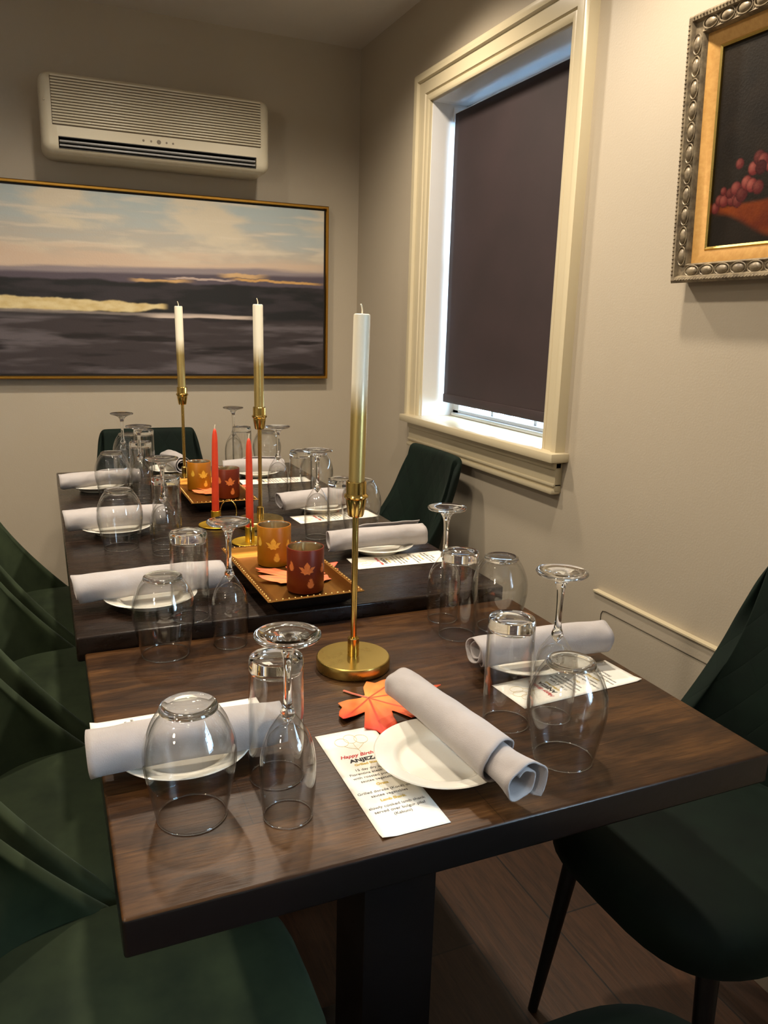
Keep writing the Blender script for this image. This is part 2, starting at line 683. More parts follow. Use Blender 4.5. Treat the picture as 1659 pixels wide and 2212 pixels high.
def window(name, y0, y1, z0, z1):
    root = empty(name, (XR, (y0 + y1) / 2, z0))
    root['kind'] = 'structure'
    base = root.location.copy()

    def fin(mb, nm, mat, sm=35):
        bmesh.ops.translate(mb.bm, vec=-base, verts=mb.bm.verts)
        return mb.build(nm, mat, root, sm)
    mb = MB()
    mb.add(sweep_rect(Vector((XR, 0, 0)), EY, EZ, EX, (y0, y1, z0, z1), CAS, closed=False))
    fin(mb, 'casing', M_trim)
    mb = MB()      # lining of the reveal
    mb.box(XR - 0.002, XR + 0.20, y1 - 0.004, y1 + 0.012, z0, z1).box(XR - 0.002, XR + 0.20, y0 - 0.012, y0 + 0.004, z0, z1)
    mb.box(XR - 0.002, XR + 0.20, y0, y1, z1 - 0.004, z1 + 0.012)
    fin(mb, 'reveal', M_white, None)
    mb = MB().box(XR - 0.001, XR + 0.20, y0 + 0.002, y1 - 0.002, z0 - 0.032, z0 - 0.0004)
    mb.box(XR - 0.055, XR + 0.001, y0 - 0.108, y1 + 0.075, z0 - 0.024, z0, 0.0025)
    fin(mb, 'sill', M_trim)
    mb = MB().box(XR - 0.022, XR, y0 - 0.085, y1 + 0.06, z0 - 0.108, z0 - 0.024, 0.002)
    mb.box(XR - 0.030, XR, y0 - 0.085, y1 + 0.06, z0 - 0.048, z0 - 0.024, 0.006)
    mb.box(XR - 0.027, XR, y0 - 0.085, y1 + 0.06, z0 - 0.093, z0 - 0.084, 0.003)
    mb.box(XR - 0.031, XR, y0 - 0.085, y1 + 0.06, z0 - 0.114, z0 - 0.100, 0.005)
    fin(mb, 'apron', M_trim)
    xs = XR + 0.125
    mb = MB()
    for a, b, c, d in ((y0, y1, z0, z0 + 0.024), (y0, y1, z1 - 0.045, z1), (y0, y0 + 0.045, z0, z1), (y1 - 0.045, y1, z0, z1)):
        mb.box(xs, xs + 0.045, a, b, c, d, 0.004)
    mb.box(xs + 0.004, xs + 0.04, y0, y1, (z0 + z1) / 2 - 0.018, (z0 + z1) / 2 + 0.018, 0.003)
    for k in (1, 2):
        yy = y0 + (y1 - y0) * k / 3
        mb.box(xs + 0.012, xs + 0.034, yy - 0.008, yy + 0.008, z0 + 0.015, z1 - 0.04, 0.002)
    for zz in (z0 + 0.28, z1 - 0.28):
        mb.box(xs + 0.012, xs + 0.034, y0 + 0.03, y1 - 0.03, zz - 0.008, zz + 0.008, 0.002)
    mb.box(xs - 0.012, xs + 0.01, y0 + 0.01, y1 - 0.01, z0, z0 + 0.012, 0.003)
    fin(mb, 'sash', M_white)
    mb = MB().box(xs + 0.022, xs + 0.025, y0 + 0.03, y1 - 0.03, z0 + 0.012, z1 - 0.03)
    fin(mb, 'pane', M_thin, None)
    return root


window('window_1', OY0, OY1, OZ0, OZ1)
window('window_2', PY0, PY1, PZ0, PZ1)

# low panel on the right wall with its pale top edge
root = empty('trim_1', (XR, 0.9, 0))
root['kind'] = 'structure'
mb = MB().box(-0.012, 0, -0.6, 0.602, 0, 0.632, 0.001)
o = mb.build('panel', M_wall, root, None)
mb = MB().box(-0.016, 0, -0.6, 0.602, 0.632, 0.6375, 0.001)
mb.build('top_edge', M_trim, root, None)
mb = MB()
pts = [(-0.0125, -0.55, 0.55), (-0.0125, 0.55, 0.596), (-0.0125, 0.562, 0.593), (-0.0125, 0.567, 0.584), (-0.0125, 0.567, 0.2)]
mb.tube([(-0.0122, -0.55, 0.596)] + pts[1:], 0.0012, 6)
mb.build('access_panel_seam', ink('seam_shadow_gap', srgb(84, 76, 62)), root)

# outside: porch deck and white railing below the window
mb = MB().box(1.7, 6, -3, 7, 0.30, 0.36)
tag(mb.build('porch_deck', M_deck, None, None), kind='structure')
rail = empty('porch_railing', (2.6, 3.6, 0.36))
tag(rail, 'pale porch railing outside, glimpsed under the window blind', 'railing')
MB().box(-0.03, 0.03, -2.2, 2.2, 0.80, 0.86, 0.004).build('top_rail', M_porch, rail)
MB().box(-0.02, 0.02, -2.2, 2.2, 0.10, 0.15, 0.004).build('bottom_rail', M_porch, rail)
for k in range(9):
    MB().box(-0.018, 0.018, -0.018, 0.018, 0, 0.82, 0.003).build('baluster', M_porch, rail, loc=(0, -2.0 + k * 0.5, 0))

# ------------------------------------------------------------------ roller blind
rb = empty('roller_blind', (1.338, 2.160, 1.972))
tag(rb, 'dark brown fabric roller blind pulled down inside the white window', 'blind')
hw = 0.366
V, Fc = [], []
nu, nv = 24, 40
for j in range(nv + 1):
    for i in range(nu + 1):
        y = -hw + 2 * hw * i / nu
        z = -0.012 - 0.950 * j / nv
        x = 0.0015 * sin(5 * i / nu + 2 * j / nv) * (j / nv) + 0.0012 * noise.noise((y * 5, z * 5, 1))
        V.append((x - 0.012, y, z))
for j in range(nv):
    for i in range(nu):
        a = j * (nu + 1) + i
        Fc.append((a, a + 1, a + nu + 2, a + nu + 1))
o = link('shade_fabric', mesh('shade_fabric', V, Fc), M_blind, rb, 60)
md = o.modifiers.new('s', 'SOLIDIFY')
md.thickness = 0.0012
md.offset = 0
MB().box(-0.016, -0.008, -hw, hw, -0.966, -0.936, 0.003).build('hem_bar', M_blind, o)
MB().cone((0.002, -hw, -0.014), (0.002, hw + 0.006, -0.014), 0.011, 0.011).build('roller_tube', M_white, rb)
for s in (-1, 1):
    MB().box(-0.018, 0.018, s * (hw + 0.004) - 0.002, s * (hw + 0.004) + 0.002, -0.036, 0.008, 0.001).build('bracket', M_white, rb)

# ------------------------------------------------------------------ wall air conditioner
ac = empty('air_conditioner', (0.438, 3.21, 1.80))
tag(ac, 'cream wall mounted air conditioner with slatted front above the landscape painting', 'air conditioner')
o = MB().box(-0.387, 0.387, -0.19, 0, 0, 0.252, 0.034, 5).build('housing', M_plastic, ac)
cut(o, -0.335, 0.335, -0.25, -0.11, 0.016, 0.052)
shade(o.data, 35)
orc = MB().box(-0.337, 0.337, -0.112, -0.105, 0.014, 0.054).build('outlet_recess', M_dark, ac, None)
MB().box(-0.3345, 0.3345, -0.19, -0.11, 0.050, 0.0525).box(-0.3345, 0.3345, -0.186, -0.11, 0.0155, 0.0175).build('outlet_lining', M_dark, ac, None)
for z in (0.0395, 0.026):
    MB().box(-0.333, 0.333, -0.186, -0.150, z - 0.0035, z + 0.0035, 0.003).build('louver', M_louver, orc)
gp = MB().box(-0.352, 0.352, -0.1915, -0.185, 0.085, 0.236, 0.003).build('grille_panel', M_plastic_d, ac)
mb = MB()
for k in range(17):
    z = 0.089 + k * 0.0089
    mb.box(-0.350, 0.350, -0.197, -0.188, z, z + 0.0058, 0.0018)
mb.build('grille_slats', M_plastic, gp)
for k, (x, r) in enumerate(((-0.062, 0.004), (-0.036, 0.0035), (-0.010, 0.0075), (0.016, 0.0035), (0.038, 0.0035))):
    MB().cone((x, -0.1885, 0.0675), (x, -0.1915, 0.0675), r, r * 0.9, 16).build('button', M_plastic_d, ac)
MB().ball((-0.372, -0.186, 0.16), 0.003, 8).build('indicator', M_plastic, ac)

# ------------------------------------------------------------------ landscape painting on the back wall
pa = empty('landscape_painting', (0.40, 3.21, 1.386))
tag(pa, 'wide abstract landscape painting in a thin gold frame on the back wall', 'painting')
PW, PH = 0.707, 0.342      # half size of the frame


def fbm(x, y, s=0.0, o=4):
    return noise.fractal((x, y, s), 1.0, 2.0, o)


def lerp(a, b, f):
    f = max(0, min(1, f))
    return tuple(p + (q - p) * f for p, q in zip(a, b))


def sst(a, b, x):
    x = max(0, min(1, (x - a) / (b - a)))
    return x * x * (3 - 2 * x)


def land(u, v):
    v = 1 - v                      # v down from the top
    x = u * 2.05
    xs = (u - 0.14) / 0.86         # 0 at the photo's left edge, 1 at the right edge
    st = fbm(x * 2.2, v * 22, 3.0, 5)
    cl = fbm(x * 2.6, v * 7, 9.0, 5)
    blue, cream, peach, grey = srgb(170, 182, 184), srgb(206, 196, 176), srgb(200, 178, 158), srgb(184, 174, 160)
    c = lerp(blue, grey, sst(0.0, 0.35, v + st * 0.08))
    c = lerp(c, cream, sst(0.0, 0.75, cl + 0.30 * sst(0.3, 0.55, xs) * (1 - sst(0.6, 0.9, xs)) + 0.12))
    c = lerp(c, blue, 0.6 * sst(0.75, 0.9, xs) * sst(0.08, 0.16, v) * (1 - sst(0.22, 0.28, v)))
    c = lerp(c, srgb(214, 204, 186), 0.7 * sst(0.1, 0.7, st + 0.30 * sst(0.24, 0.27, v) * (1 - sst(0.27, 0.31, v))))
    c = lerp(c, peach, sst(0.27, 0.37, v + st * 0.05))
    hz = 0.445 - 0.05 * xs + 0.006 * st
    c = lerp(c, srgb(138, 128, 132), sst(hz - 0.05, hz - 0.02, v + 0.02 * st))
    c = lerp(c, srgb(84, 76, 86), sst(hz - 0.012, hz + 0.01, v))
    # bright slivers along the horizon
    for (a, b, vc, h, colr) in ((0.34, 0.55, 0.462, 0.012, srgb(206, 166, 110)), (0.62, 0.80, 0.415, 0.016, srgb(206, 170, 122)), (0.66, 1.0, 0.438, 0.009, srgb(204, 160, 96)),
                                (0.45, 0.7, 0.445, 0.007, srgb(190, 170, 160))):
        f = sst(a, a + 0.06, xs) * (1 - sst(b - 0.06, b + 0.02, xs)) * (1 - sst(h * 0.5, h, abs(v - vc + 0.01 * fbm(x * 8, 0.3, 5))))
        c = lerp(c, colr, f * 0.9)
    db = 0.475 - 0.012 * xs + 0.010 * fbm(x * 5, 1.0, 2)
    dark = lerp(srgb(34, 34, 36), srgb(52, 48, 52), sst(-0.2, 0.5, fbm(x * 3, v * 14, 6)))
    c = lerp(c, dark, sst(db - 0.006, db + 0.008, v))
    low = lerp(srgb(58, 52, 54), srgb(92, 86, 90), sst(-0.1, 0.6, fbm(x * 1.8, v * 13, 12, 5)))
    low = lerp(low, srgb(38, 34, 35), sst(0.1, 0.6, fbm(x * 2.0, v * 17, 17, 5)))
    c = lerp(c, low, sst(0.645, 0.70, v + 0.02 * st))
    # pale gold sand bar at the left, tapering to a point
    top = 0.585 + 0.012 * fbm(x * 9, 2, 4) + 0.015 * sst(0.1, 0.45, xs) - 0.008
    bot = 0.645 - 0.02 * sst(0.3, 0.47, xs) + 0.01 * fbm(x * 7, 5, 4)
    f = sst(top - 0.004, top + 0.006, v) * (1 - sst(bot - 0.006, bot + 0.006, v)) * (1 - sst(0.45, 0.475, xs))
    c = lerp(c, lerp(srgb(196, 174, 122), srgb(212, 196, 150), 0.5 + fbm(x * 14, v * 30, 8)), f)
    f = sst(0.36, 0.46, xs) * (1 - sst(0.70, 0.80, xs)) * (1 - sst(0.006, 0.013, abs(v - 0.660 + 0.008 * (xs - 0.5) + 0.008 * st)))
    c = lerp(c, srgb(200, 184, 172), f)
    f = (1 - sst(0.3, 0.4, abs(xs - 0.3))) * (1 - sst(0.003, 0.012, abs(v - 0.652 + 0.01 * st)))
    c = lerp(c, srgb(150, 140, 134), f * 0.6)
    return (c[0], c[1], c[2], 1)


color_grid('canvas', 420, 230, lambda u, v: ((u * 2 - 1) * (PW - 0.018), -0.033, (v * 2 - 1) * (PH - 0.018)), land, M_canvas, pa)
MB().box(-PW + 0.012, PW - 0.012, -0.030, -0.004, -PH + 0.012, PH - 0.012).build('backing', M_dark, pa, None)
mb = MB()
mb.add(sweep_rect(Vector((0, 0, 0)), Vector((1, 0, 0)), EZ, Vector((0, -1, 0)), (-PW + 0.011, PW - 0.011, -PH + 0.011, PH - 0.011),
                  [(0, 0.001), (0, 0.040), (0.002, 0.043), (0.008, 0.043), (0.011, 0.040), (0.011, 0.001)]))
mb.build('frame', M_goldframe, pa)

# ------------------------------------------------------------------ still life in the carved frame, right wall
sl = empty('still_life_painting', (1.247, 0.99, 1.615))
tag(sl, 'dark still life of red grapes in a heavy carved silver and gold frame', 'painting')
sl.rotation_euler = (0, radians(-2.6), 0)
HW, HH = 0.327, 0.245
AX, AZ = Vector((0, 1, 0)), Vector((-1, 0, 0))
IW, IH = HW - 0.063, HH - 0.063
OB = 0.006


def still(u, v):
    # u along +y: 1 = far side (left in the photo)
    xx = (1 - u) * 2 * IW          # metres from the visible left edge
    zz = v * 2 * IH                # metres from the bottom
    n = fbm(xx * 20, zz * 20, 2)
    c = lerp(srgb(26, 24, 20), srgb(44, 38, 30), 0.5 + 0.5 * n)
    c = lerp(c, srgb(58, 52, 40), 0.4 * sst(0.26, 0.36, zz) * (1 - sst(0.05, 0.12, xx)))
    # copper dish
    dz = 0.062 - 0.05 * sst(0, 0.14, xx - 0.02)
    f = sst(0.006, 0.03, xx) * sst(dz - 0.005, dz + 0.01, zz) * (1 - sst(0.072, 0.082, zz - 0.004 * n))
    c = lerp(c, lerp(srgb(150, 72, 22), srgb(110, 44, 20), 0.5 + n), f)
    for gx, gz, gr, k in GRAPES:
        d = math.hypot(xx - gx, zz - gz) / gr
        if d < 1.05:
            h = max(0, 1 - math.hypot(xx - gx + gr * 0.35, zz - gz - gr * 0.35) / gr)
            gc = lerp(lerp(srgb(66, 20, 24), srgb(128, 48, 48), k), srgb(206, 126, 110), h * 0.7 * k)
            gc = lerp(gc, srgb(40, 12, 16), sst(0.75, 1.0, d) * 0.7)
            c = lerp(c, gc, 1 - sst(0.93, 1.05, d))
    return (c[0] * 0.55, c[1] * 0.5, c[2] * 0.5, 1)


rg = random.Random(3)
GRAPES = [(0.012, 0.075, 0.011, 0.6), (0.022, 0.088, 0.011, 0.5), (0.033, 0.086, 0.012, 0.7), (0.030, 0.104, 0.008, 0.5), (0.052, 0.086, 0.012, 0.5), (0.046, 0.098, 0.010, 0.3),
          (0.066, 0.082, 0.012, 0.4), (0.060, 0.105, 0.013, 0.7), (0.075, 0.093, 0.014, 0.25), (0.064, 0.148, 0.010, 0.55), (0.084, 0.112, 0.013, 0.95), (0.096, 0.106, 0.013, 1.0),
          (0.097, 0.135, 0.013, 0.9)]
for k in range(40):
    GRAPES.append((0.105 + rg.random() * 0.2, 0.085 + rg.random() * 0.08, 0.013, rg.random()))
color_grid('canvas', 240, 170, lambda u, v: (-0.014 - OB, (u * 2 - 1) * IW, (v * 2 - 1) * IH), still, M_oil, sl)
MB().box(-0.012 - OB, 0.0 - OB, -HW + 0.02, HW - 0.02, -HH + 0.02, HH - 0.02).build('backing', M_dark, sl, None)


def fsw(prof, name, mat, ang=35):
    mb = MB()
    mb.add(sweep_rect(Vector((0, 0, 0)), AX, EZ, AZ, (-IW, IW, -IH, IH), prof))
    return mb.build(name, mat, sl, ang)


fsw([(-0.004, OB + 0.012), (-0.004, OB + 0.019), (0.0, OB + 0.021), (0.003, OB + 0.018), (0.003, OB + 0.012)], 'gilt_slip', M_brass_b)
fsw([(0.002, OB + 0.010), (0.002, OB + 0.018), (0.024, OB + 0.028), (0.027, OB + 0.028), (0.027, OB + 0.010)], 'liner', M_liner)
car = fsw([(0.024, 0.002), (0.026, OB + 0.036), (0.029, OB + 0.040), (0.034, OB + 0.036), (0.048, OB + 0.038), (0.052, OB + 0.046), (0.058, OB + 0.048), (0.063, OB + 0.042), (0.061, 0.012),
           (0.058, 0.002)], 'carved_moulding', M_carved)
mb = MB()      # egg ovals running along the moulding
dmid = 0.041


def eggs(n, a0, a1, fixed, vertical):
    for k in range(n):
        a = a0 + (a1 - a0) * (k + 0.5) / n
        L = (a1 - a0) / n
        y, z = (fixed, a) if vertical else (a, fixed)
        s = (0.5, 0.62, 1.0) if vertical else (0.5, 1.0, 0.62)
        mb.ball((-(OB + 0.0375), y, z), L * 0.37, 14, s)
        pts = []
        for q in range(20):
            t_ = 2 * pi * q / 20
            pts.append((-(OB + 0.040), y + cos(t_) * (0.0105 if vertical else L * 0.46), z + sin(t_) * (L * 0.46 if vertical else 0.0105)))
        mb.tube(pts, 0.0014, 6, True)


for s in (-1, 1):
    eggs(11, -IH - 0.03, IH + 0.03, s * (IW + dmid), True)
    eggs(15, -IW - 0.03, IW + 0.03, s * (IH + dmid), False)
mb.build('egg_carving', M_carved, car)
mb = MB()
for s in (-1, 1):
    for k in range(60):
        mb.ball((-(OB + 0.046), s * (IW + 0.057), -IH - 0.05 + (2 * IH + 0.1) * (k + .5) / 60), 0.0035, 6, (1, 0.8, 0.7))
    for k in range(80):
        mb.ball((-(OB + 0.046), -IW - 0.05 + (2 * IW + 0.1) * (k + .5) / 80, s * (IH + 0.057)), 0.0035, 6, (1, 0.7, 0.8))
mb.build('beaded_edge', M_carved, car)

# ------------------------------------------------------------------ tables
T, T2 = 0.76, 0.785
M_edge = paint('dark_stained_edge', srgb(20, 16, 15), 0.28, 0.1, 90)


def edge_dark(o):
    o.data.materials.append(M_edge)
    for p in o.data.polygons:
        if p.normal.z < 0.6:
            p.material_index = 1
    return o


ta = empty('dining_table', (0.418, 0.916, 0))
tag(ta, 'front brown wooden table on a single black pedestal', 'table', 'tables pushed end to end')
edge_dark(MB().box(-0.387, 0.387, -0.302, 0.302, T - 0.041, T, 0.004, 3).build('tabletop', M_wood, ta))
MB().box(-0.056, 0.056, -0.056, 0.056, 0.03, T - 0.04, 0.003).build('pedestal', M_black, ta)
MB().box(-0.22, 0.22, -0.045, 0.045, 0, 0.035, 0.006).box(-0.045, 0.045, -0.22, 0.22, 0, 0.0352, 0.006).build('base', M_black, ta)
MB().box(-0.16, 0.16, -0.16, 0.16, T - 0.05, T - 0.04).build('mounting_plate', M_black, ta, None)
tb = empty('dining_table', (0.405, 1.941, 0))
tag(tb, 'longer dark stained table standing slightly higher behind the front table', 'table', 'tables pushed end to end')
MB().box(-0.385, 0.385, -0.719, 0.719, T2 - 0.041, T2, 0.004, 3).build('tabletop', M_wood2, tb)
for s in (-0.431 / 0.40, 1.05):
    MB().box(-0.056, 0.056, s * 0.40 - 0.056, s * 0.40 + 0.056, 0.03, T2 - 0.04, 0.003).build('pedestal', M_black, tb)
    MB().box(-0.25, 0.25, s * 0.40 - 0.038, s * 0.40 + 0.038, 0, 0.035, 0.006).build('base', M_black, tb)
    MB().box(-0.2, 0.2, s * 0.40 - 0.12, s * 0.40 + 0.12, T2 - 0.05, T2 - 0.04).build('mounting_plate', M_black, tb, None)

# ------------------------------------------------------------------ chairs


def superell(a, n=3.4):
    c, s = cos(a), sin(a)
    return (math.copysign(abs(c) ** (2 / n), c), math.copysign(abs(s) ** (2 / n), s))


def make_chair(label, mat_back):
    root = empty('dining_chair')
    tag(root, label, 'chair')
    # seat cushion
    prof = [(0.0, 0.488), (0.5, 0.487), (0.80, 0.482), (0.93, 0.473), (0.99, 0.455), (1.0, 0.43), (0.985, 0.405), (0.94, 0.395), (0.0, 0.393)]
    N = 44
    V, Fc = [], []
    for f, z in prof:
        for i in range(N):
            if f == 0 and i:
                break
            x, y = superell(2 * pi * i / N)
            taper = 1.0 - 0.05 * (x < 0) * abs(x)
            V.append((0.022 + x * 0.222 * f, y * 0.212 * f * taper, z))
    Fc += [(0, 1 + i, 1 + (i + 1) % N) for i in range(N)]
    for k in range(len(prof) - 3):
        a, b = 1 + k * N, 1 + (k + 1) * N
        Fc += [(a + i, b + i, b + (i + 1) % N, a + (i + 1) % N) for i in range(N)]
    a, e = 1 + (len(prof) - 3) * N, len(V) - 1
    Fc += [(a + i, e, a + (i + 1) % N) for i in range(N)]
    me = mesh('seat', V, Fc)
    o = link('seat', me, M_velvet if mat_back is M_velvet else M_velvet_shaded, root, 60)
    # back shell that wraps forward into low wings
    nu, nv = 24, 14
    V, Fc = [], []
    for j in range(nv + 1):
        v = j / nv
        for i in range(nu + 1):
            u = -1 + 2 * i / nu
            xb = -0.195 - 0.055 * v
            a_ = 0.26 * (1 - v) ** 1.6 + 0.018
            wd = 0.211 - 0.042 * v
            zz = 0.395 + (0.485 - 0.026 * max(0, abs(u) - 0.72) ** 2 / 0.0784) * v
            V.append((xb + a_ * (1 - cos(u * pi / 2)), wd * sin(u * pi / 2) * (1 - 0.03 * v * abs(u) ** 6), zz))
    for j in range(nv):
        for i in range(nu):
            q = j * (nu + 1) + i
            Fc.append((q, q + 1, q + nu + 2, q + nu + 1))
    me = mesh('backrest', V, Fc)
    o = link('backrest', me, mat_back, root)
    md = o.modifiers.new('s', 'SOLIDIFY')
    md.thickness = 0.034
    md.offset = 0.0
    md = o.modifiers.new('b', 'SUBSURF')
    md.levels = md.render_levels = 2
    bpy.context.view_layer.update()
    apply_mods(o)
    shade(o.data, 70)
    for sx in (1, -1):
        for sy in (1, -1):
            MB().cone((sx * 0.15 + 0.01, sy * 0.15, 0.40), (sx * 0.185 + 0.01, sy * 0.195, 0), 0.0165, 0.009, 16).build('leg', M_black, root)
    return root


def place(o, x, y, rz, label=None):
    o.location = (x, y, 0)
    o.rotation_euler = (0, 0, rz)
    o['group'] = 'green velvet chairs round the tables'
    if label:
        o['label'] = label
    return o


ch = make_chair('green velvet chair nearest the camera on the left side of the tables', M_velvet)
place(ch, 0.02, 0.80, 0)
for (y, lab) in ((1.26, 'second green velvet chair from the front along the left side'), (1.76, 'third green velvet chair from the front along the left side'),
                 (2.25, 'fourth green velvet chair on the left, farthest along that side')):
    place(copy_tree(ch), 0.02, y, 0, lab)
chq = make_chair('shaded green quilted chair at the right of the front table', M_velvet_q)
place(chq, 0.976, 0.818, pi)
place(copy_tree(chq), 0.925, 2.26, pi, 'green quilted chair with its back under the window sill')
place(copy_tree(chq), 0.345, 2.735, -pi / 2, 'green chair at the far end of the tables against the back wall')
place(copy_tree(chq), 0.475, 0.385, pi / 2, 'green chair at the front end, only its rounded seat edge showing')

# ------------------------------------------------------------------ tableware prototypes


def rim(r, root):
    MB().tube([(r * cos(2 * pi * i / 64), r * sin(2 * pi * i / 64), 0.0009) for i in range(64)], 0.0009, 8, True).build('rim', M_glass, root, 60)


def proto_wine():
    root = empty('wine_glass')
    # bowl mouth down: outer then inner wall
    out = spline([(0.0262, 0.0), (0.0283, 0.02), (0.0296, 0.045), (0.0288, 0.068), (0.0240, 0.090), (0.0150, 0.106), (0.0080, 0.116)], 5)
    inn = spline([(0.0, 0.104), (0.008, 0.102), (0.0145, 0.0975), (0.0226, 0.087), (0.0272, 0.067), (0.0281, 0.045), (0.0268, 0.02), (0.0250, 0.0)], 5)
    MB().lathe(inn + [(0.0256, -0.0000)] + out, 56).build('bowl', M_thin, root, 60)
    rim(0.0256, root)
    st = spline([(0.0, 0.1045), (0.0078, 0.1160), (0.0050, 0.128), (0.0040, 0.145), (0.0045, 0.170), (0.0060, 0.183), (0.0110, 0.193), (0.022, 0.1985)], 5)
    MB().lathe(st + [(0.0, 0.1985)], 40).build('stem', M_glass, root, 60)
    MB().lathe([(0.0, 0.1986), (0.022, 0.1986), (0.0325, 0.2010), (0.0340, 0.2030), (0.0335, 0.2046), (0.030, 0.2056), (0.018, 0.2046), (0.0, 0.2040)], 56).build('foot', M_glass, root, 50)
    return root


def proto_tumbler():
    root = empty('tumbler')
    MB().lathe([(0.0290, 0.134), (0.0295, 0.10), (0.0298, 0.0), (0.0306, -0.0), (0.0311, 0.0015), (0.0311, 0.08), (0.0306, 0.134)], 56).build('wall', M_thin, root, 60)
    rim(0.0304, root)
    MB().lathe([(0.0, 0.131), (0.022, 0.1325), (0.0285, 0.1300), (0.0304, 0.1340), (0.0304, 0.143), (0.0292, 0.147), (0.0268, 0.148), (0.020, 0.1462), (0.0, 0.1452)], 56).build('base', M_glass, root, 50)
    return root


def proto_stemless():
    root = empty('stemless_glass')
    out = spline([(0.0362, 0.0), (0.0420, 0.030), (0.0470, 0.058), (0.0480, 0.072), (0.0462, 0.088), (0.0390, 0.108), (0.0300, 0.1225)], 5)
    inn = spline([(0.0, 0.1185), (0.02, 0.1180), (0.0285, 0.1150), (0.0375, 0.104), (0.0446, 0.086), (0.0464, 0.072), (0.0455, 0.058), (0.0407, 0.030), (0.0350, 0.0)], 5)
    MB().lathe(inn + out + [(0.0285, 0.1230), (0.0, 0.1210)], 64).build('bowl', M_thin, root, 60)
    rim(0.0356, root)
    MB().lathe([(0.0, 0.1195), (0.022, 0.1190), (0.0298, 0.1225), (0.0290, 0.1262), (0.0262, 0.1280), (0.021, 0.1268), (0.0, 0.1250)], 56).build('base', M_glass, root, 50)
    return root


protos = {'w': proto_wine(), 't': proto_tumbler(), 's': proto_stemless()}
KN = {'w': ('upturned stemmed wine glass', 'wine glass', 'upturned wine glasses'), 't': ('upturned straight water tumbler', 'glass', 'upturned tumblers'),
      's': ('upturned round stemless glass', 'glass', 'upturned stemless glasses')}
used = set()


def put_glass(k, x, y, z, where, rz=0.0):
    o = protos[k] if k not in used else copy_tree(protos[k])
    used.add(k)
    o.location = (x, y, z)
    o.rotation_euler = (0, 0, rz)
    a, c, g = KN[k]
    tag(o, a + ' ' + where, c, g)


PLACES = [   # where, table height, glass spots
    ('in front of the nearest left place, closest to the camera', T, (('s', .114, .745), ('t', .217, .785), ('w', .208, .709))),
    ('at the second left place, beside the step between tables', T, (('s', .148, 1.176), ('w', .251, 1.180))),
    ('at the third left place from the front', T2, (('s', .133, 1.722), ('t', .234, 1.738), ('w', .215, 1.648))),
    ('at the fourth left place, farthest along that side', T2, (('s', .160, 2.234), ('t', .240, 2.271), ('w', .227, 2.174))),
    ('at the far end place, before the end chair', T2, (('s', .238, 2.60), ('t', .278, 2.525), ('w', .212, 2.483))),
    ('right of the front centre plate, by the second napkin and menu', T, (('s', .553, .700), ('t', .533, .800), ('w', .600, .793))),
    ('right of the near candlestick, by the table step', T, (('s', .703, 1.10), ('t', .617, 1.090), ('w', .628, 1.165))),
    ('at the second right place, beside the middle menu', T2, (('s', .675, 1.683), ('t', .598, 1.612), ('w', .562, 1.672))),
    ('at the third right place, left of the window chair', T2, (('s', .701, 2.095), ('t', .630, 2.015), ('w', .588, 2.095))),
    ('at the fourth right place, farthest from the camera', T2, (('s', .683, 2.57), ('t', .590, 2.535), ('w', .577, 2.60))),
]
for where, z, gl_ in PLACES:
    for k, x, y in gl_:
        put_glass(k, x, y, z + 0.0004, where, random.random() * 6)
put_glass('t', .201, 1.255, T2 + 0.0004, 'at the second left place, standing on the raised table edge')

# plates
pl = MB().lathe([(0.0, 0.0), (0.046, 0.0), (0.048, 0.002), (0.053, 0.0078), (0.070, 0.0138), (0.0785, 0.0170), (0.0798, 0.0184), (0.0785, 0.0194), (0.070, 0.0172), (0.0575, 0.0132),
                 (0.0545, 0.0118), (0.0515, 0.0082), (0.0485, 0.0056), (0.045, 0.0046), (0.0, 0.0042)], 72).build('side_plate', M_plate, None, 50)
PLATES = [(.125, .862, T, 'nearest left plate, under the big grey napkin roll'), (.148, 1.347, T2, 'second left plate from the front'), (.134, 1.852, T2, 'third left plate from the front'),
          (.124, 2.352, T2, 'farthest left plate'), (.655, .950, T, 'right plate on the front table'), (.652, 1.524, T2, 'second right plate from the front, beside a menu card'),
          (.658, 1.926, T2, 'third right plate from the front'), (.612, 2.444, T2, 'farthest right plate'), (.404, .738, T, 'front centre plate beside the birthday menu'),
          (.372, 2.555, T2, 'plate at the far end before the end chair')]
for k, (x, y, z, lab) in enumerate(PLATES):
    o = pl if k == 0 else pl.copy()
    if k:
        COL.objects.link(o)
    o.location = (x, y, z + 0.0003)
    o.rotation_euler = (0, 0, k)
    tag(o, 'round white side plate, ' + lab, 'plate', 'white side plates')

# rolled napkins


